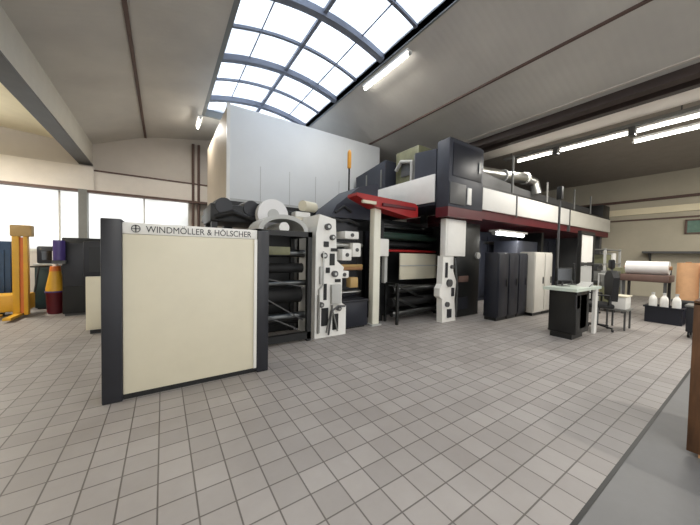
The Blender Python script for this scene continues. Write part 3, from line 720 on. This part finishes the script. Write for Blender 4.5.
for i, (x, z, w, h, mt) in enumerate(((12.15, .3, .5, .35, 'tan'), (12.8, .3, .6, .4, 'olive'), (12.2, .85, .4, .3, 'grey'), (12.9, .85, .5, .42, 'lgrey'), (12.3, 1.4, .6, .3, 'olive'), (13.1, 1.4, .35, .36, 'offwhite'))):
    tag(MB().box(x, x+w, 3.08, 3.45, z, z+h, .015).build('storage_box', M[mt], None, (x+w/2, 3.25, z)),
        ['tan box on the bottom shelf of the pale grey rack', 'olive box on the bottom shelf of the pale grey rack', 'small grey box on the middle shelf of the rack', 'light grey box on the middle shelf of the rack', 'wide olive box on the upper shelf of the rack', 'white box on the upper shelf of the rack'][i], 'box', 'boxes on the pale grey rack')

# winding bench with white roll
t = thing('winding_bench', (11.2, 1.9, 0), 'dark brown winding bench carrying a long white roll near the right picture edge', 'bench')
MB().box(10.9, 11.6, 1.45, 2.4, .95, 1.14, .02).build('bench_top', M['brownline'], t)
for (x, y) in ((10.95, 1.5), (11.5, 1.5), (10.95, 2.3), (11.5, 2.3)): MB().box(x, x+.06, y, y+.06, 0, .95).build('leg', M['dgrey'], t)
MB().box(11.5, 11.56, 1.5, 2.3, 1.14, 1.3).build('back_board', M['dgrey'], t)
t = thing('film_roll', (11.2, 1.8, 1.14), 'long white film roll lying on the dark brown bench', 'roll')
MB().cyl((11.2, 1.5, 1.33), (11.2, 2.33, 1.33), .18, n=32).build('winding', M['film'], t)
MB().cyl((11.2, 1.45, 1.33), (11.2, 2.38, 1.33), .05, n=16).build('core', M['core'], t)
t = thing('tote_bin', (10.3, 1.5, 0), 'dark navy tote bin on the floor in front of the bench', 'bin')
b = MB(); b.box(10.12, 10.6, 1.12, 1.74, 0, .03).box(10.12, 10.15, 1.12, 1.74, .03, .40).box(10.57, 10.6, 1.12, 1.74, .03, .4).box(10.15, 10.57, 1.12, 1.15, .03, .4).box(10.15, 10.57, 1.71, 1.74, .03, .4)
b.build('body', M['navy'], t)
MB().box(10.09, 10.12, 1.09, 1.77, .37, .41).box(10.6, 10.63, 1.09, 1.77, .37, .41).box(10.12, 10.6, 1.09, 1.12, .37, .41).box(10.12, 10.6, 1.74, 1.77, .37, .41).build('rim', M['navy'], t)
jug = thing('canister', (10.3, 1.63, .03), 'white canister in the navy bin nearest the control desk', 'canister', 'white canisters in the navy bin')
MB().lathe(10.3, 1.63, [(.07, .03), (.075, .06), (.075, .55), (.06, .62), (.03, .66), (.03, .70)]).build('body', M['offwhite'], jug)
MB().cyl((10.3, 1.63, .70), (10.3, 1.63, .73), .035, n=14).build('cap', M['lgrey'], jug)
copy_tree(jug, (10.32, 1.44, .03), label='white canister in the middle of the navy bin')
copy_tree(jug, (10.34, 1.24, .03), label='white canister in the navy bin nearest the kraft rolls')
# kraft rolls standing on a pallet
def pallet(x, y, w, d, label, mt='wood'):
    t = thing('pallet', (x, y, 0), label, 'pallet')
    for k in range(3):
        yy = y-d/2+k*(d-.1)/2
        MB().box(x-w/2, x+w/2, yy, yy+.1, 0, .1).build('runner', M[mt], t)
    for k in range(5):
        xx = x-w/2+k*(w-.12)/4
        MB().box(xx, xx+.12, y-d/2, y+d/2, .1, .13).build('deck_board', M[mt], t)
    return t
pallet(11.15, .95, .9, .86, 'wooden pallet under the standing kraft rolls')
t = thing('packing_crate', (11.15, .95, .13), 'dark crate on the wooden pallet carrying the kraft rolls', 'crate')
MB().box(10.75, 11.55, .55, 1.36, .13, .55, .01).build('body', M['char'], t)
MB().box(10.72, 11.58, .52, 1.38, .5, .56, .005).build('rim', M['dgrey'], t)
for i, (x, y, r, h) in enumerate(((11.0, 1.16, .19, .93), (11.0, .74, .19, .85))):
    t = thing('kraft_roll', (x, y, .56), ['kraft brown paper roll standing on the crate, left one', 'kraft brown paper roll standing on the crate at the picture edge'][i], 'roll', 'kraft rolls')
    MB().cyl((x, y, .56), (x, y, .56+h), r, n=32).build('winding', M['kraft'], t)
    MB().cyl((x, y, .56+h), (x, y, .58+h), .05, n=16).build('core', M['core'], t)
# canopy shelf in the background on right wall
t = thing('wall_shelf', (16.7, 1.5, 1.7), 'long dark shelf on the right wall above the white roll', 'shelf')
MB().box(16.5, 17.0, -.5, 3.0, 1.82, 1.9).build('board', M['dgrey'], t)
for y in (-.3, 1.2, 2.8): MB().prism([(17.0, 1.82), (16.6, 1.82), (17.0, 1.5)], y, y+.05).build('bracket', M['dgrey'], t)
# small stand at the right edge
t = thing('tool_cart', (8.6, .9, 0), 'small dark tool cart at the right picture edge in front of the kraft rolls', 'cart')
MB().box(8.75, 9.15, .62, .92, .12, .62, .01).build('body', M['char'], t)
MB().box(8.72, 9.18, .60, .94, .62, .66, .008).build('tray', M['grey'], t)
MB().box(8.78, 9.12, .605, .62, .40, .56).box(8.78, 9.12, .605, .62, .18, .34).build('drawer', M['olive'], t)
for (x, y) in ((8.8, .66), (9.1, .66), (8.8, .88), (9.1, .88)): MB().cyl((x, y-.015, .06), (x, y+.015, .06), .06, n=12).build('castor', M['black'], t)

# wooden crate at the right edge, foreground
t = thing('wooden_crate', (3.95, .1, 0), 'tall brown slatted wooden crate cut off by the right picture edge', 'crate')
X0, X1, Ya, Yb = 3.50, 4.34, -.55, .33
MB().box(X0+.03, X1-.03, Ya+.03, Yb-.03, .05, 1.2).build('inner_box', M['wood'], t)
for k in range(6):
    z = .08+k*.19
    MB().box(X0+.012, X0+.03, Ya, Yb, z, z+.165, .004).build('side_board', M['wood'], t)
    MB().box(X0, X1, Yb-.03, Yb-.012, z, z+.165, .004).build('front_board', M['wood'], t)
for y in (Ya, Yb-.09): MB().box(X0-.01, X0+.012, y, y+.09, .03, 1.22, .004).build('corner_batten', M['wood'], t)
MB().box(X0-.01, X1, Ya, Yb, 1.2, 1.235, .004).build('lid', M['wood'], t)
for y in (Ya+.05, Yb-.15): MB().box(X0, X1, y, y+.09, 0, .05).build('skid', M['kraft'], t)

# ================================================================== LEFT BACKGROUND
t = thing('end_cabinet', (-.9, 7.2, 0), 'cream floor cabinet seen past the left edge of the guard panel', 'cabinet')
MB().box(-1.17, -.2, 6.86, 7.5, .08, 1.06, .012).build('body', M['cream'], t)
MB().box(-1.14, -.25, 6.84, 6.86, .12, 1.02, .004).build('door', M['cream'], t)
MB().box(-1.12, -.25, 6.9, 7.45, 0, .08).build('plinth', M['black'], t)
t = thing('control_cabinet', (-.8, 7.2, 1.06), 'black control unit sitting on the cream cabinet behind the guard panel', 'machine')
MB().box(-1.2, -.2, 6.88, 7.5, 1.06, 1.70, .015).build('case', M['char'], t)
MB().box(-1.12, -.3, 6.865, 6.88, 1.14, 1.6).build('front_plate', M['black'], t)
t = thing('slitting_machine', (-1.6, 9.3, 0), 'black machine block left of the cream cabinet', 'machine')
MB().box(-1.93, -.9, 9.0, 9.9, 0.05, 1.82, .02).build('body', M['black'], t)
MB().box(-1.9, -1.5, 8.97, 9.0, .7, 1.7, .005).box(-1.44, -1.0, 8.97, 9.0, .2, 1.5, .005).build('hatch', M['char'], t)
MB().box(-1.9, -.95, 9.05, 9.85, 0, .05).build('plinth', M['dgrey'], t)
MB().cyl((-1.95, 8.9, 1.3), (-1.95, 8.9, 1.75), .1).build('side_bottle', M['violet'], t)
MB().box(-2.06, -1.84, 8.85, 9.0, 1.22, 1.3).build('bottle_bracket', M['dgrey'], t)

# yellow stacker
t = thing('pallet_stacker', (-2.6, 9.4, 0), 'yellow lift stacker with tall mast at the left picture edge', 'stacker')
MB().box(-2.77, -2.66, 9.25, 9.37, .06, 2.0, .008).box(-2.60, -2.53, 9.25, 9.37, .06, 1.9, .008).build('mast', M['yellow'], t)
MB().box(-2.66, -2.60, 9.28, 9.34, .1, 1.8).build('mast_panel', M['orange'], t)
MB().box(-2.79, -2.46, 9.22, 9.42, 1.82, 2.07, .02).build('mast_head', M['tan'], t)
MB().box(-3.25, -2.6, 9.4, 9.95, .12, .5, .03).build('motor_body', M['yellow'], t)
for x in (-3.05, -2.75): MB().box(x, x+.12, 8.7, 9.3, .05, .1).build('fork', M['yellow'], t)
for x in (-3.1, -2.75): MB().cyl((x, 9.7, .08), (x+.06, 9.7, .08), .08, n=16).build('wheel', M['black'], t)
MB().tube([(-2.6, 9.9, .5), (-2.6, 10.2, 1.1), (-2.45, 10.2, 1.1), (-2.75, 10.2, 1.1)], .02, n=8).build('tiller', M['black'], t)
t = thing('blue_machine', (-3.6, 10.2, 0), 'steel-blue machine housing at the far left picture edge', 'machine')
MB().box(-4.6, -3.1, 10.3, 11.2, .05, 1.72, .02).build('body', M['bluep'], t)
MB().box(-4.5, -3.9, 10.27, 10.3, .3, 1.5, .005).box(-3.8, -3.2, 10.27, 10.3, .3, 1.5, .005).build('door', M['bluep'], t)
MB().box(-4.55, -3.15, 10.35, 11.15, 0, .05).build('plinth', M['black'], t)
t = thing('supply_chest', (-2.2, 10.3, 0), 'dark teal chest with pale lid rim between stacker and black machine', 'chest')
MB().box(-2.72, -2.1, 10.35, 10.9, .03, 1.12, .02).build('body', mat('dark teal paint', rgb(34, 56, 58), .4, var=.15), t)
MB().box(-2.74, -2.08, 10.32, 10.92, 1.12, 1.17, .01).build('rim', M['lgrey'], t)
MB().box(-2.68, -2.14, 10.38, 10.87, 0, .03).build('plinth', M['black'], t)
t = thing('spooling_head', (-2.4, 10.6, 1.17), 'dark navy unit sitting on the teal chest', 'machine')
MB().box(-2.7, -2.2, 10.42, 10.85, 1.17, 1.62, .04).build('case', M['navy'], t)
MB().box(-2.6, -2.3, 10.40, 10.42, 1.26, 1.5).build('window', M['screen'], t)
t = thing('waste_bin', (-1.95, 9.75, 0), 'dark maroon bin below the yellow container', 'bin')
MB().lathe(-2.16, 9.55, [(.13, 0), (.15, .05), (.17, .5), (.18, .52)]).build('body', M['dred'], t)
MB().cyl((-2.16, 9.55, .52), (-2.16, 9.55, .55), .185).build('lid', M['violet'], t)
t = thing('dosing_container', (-2.13, 9.55, .55), 'yellow tapered container with a white neck and red band on the maroon bin', 'container')
MB().lathe(-2.16, 9.55, [(.17, .55), (.17, .62), (.10, 1.02)]).build('body', M['yellow'], t)
MB().lathe(-2.16, 9.55, [(.105, 1.02), (.09, 1.14)]).build('band', M['orange'], t)
MB().cyl((-2.16, 9.55, 1.14), (-2.16, 9.55, 1.5), .05).build('neck', M['offwhite'], t)
# red stain-like mark on the floor near the guard
# ================================================================== WORLD
w = bpy.data.worlds.new('daylight'); SC.world = w; w.use_nodes = True
bg = w.node_tree.nodes['Background']
bg.inputs['Color'].default_value = (.97, .985, 1, 1); bg.inputs['Strength'].default_value = 2.6

# ================================================================== CAMERA
cam = bpy.data.cameras.new('camera'); co = bpy.data.objects.new('camera', cam); C.objects.link(co)
F_PX, yaw, pitch, roll = 280.8, .5875, -.0288, .018
cam.sensor_fit = 'HORIZONTAL'; cam.sensor_width = 36; cam.lens = F_PX/700*36
cam.clip_start = .05; cam.clip_end = 200
F = Vector((math.sin(yaw), math.cos(yaw), 0)); R = Vector((math.cos(yaw), -math.sin(yaw), 0)); U = Vector((0, 0, 1))
F2 = F*math.cos(pitch)+U*math.sin(pitch); U2 = U*math.cos(pitch)-F*math.sin(pitch)
R3 = R*math.cos(roll)+U2*math.sin(roll); U3 = U2*math.cos(roll)-R*math.sin(roll)
mw = Matrix((R3, U3, -F2)).transposed().to_4x4(); mw.translation = (0, 0, 1.55)
co.matrix_world = mw
SC.camera = co
for o in bpy.data.objects:
    if '_w' in o: del o['_w']
SC.view_settings.view_transform = 'Standard'; SC.view_settings.look = 'None'
SC.view_settings.gamma = 1; SC.view_settings.use_curve_mapping = False
SC.view_settings.exposure = 0.0
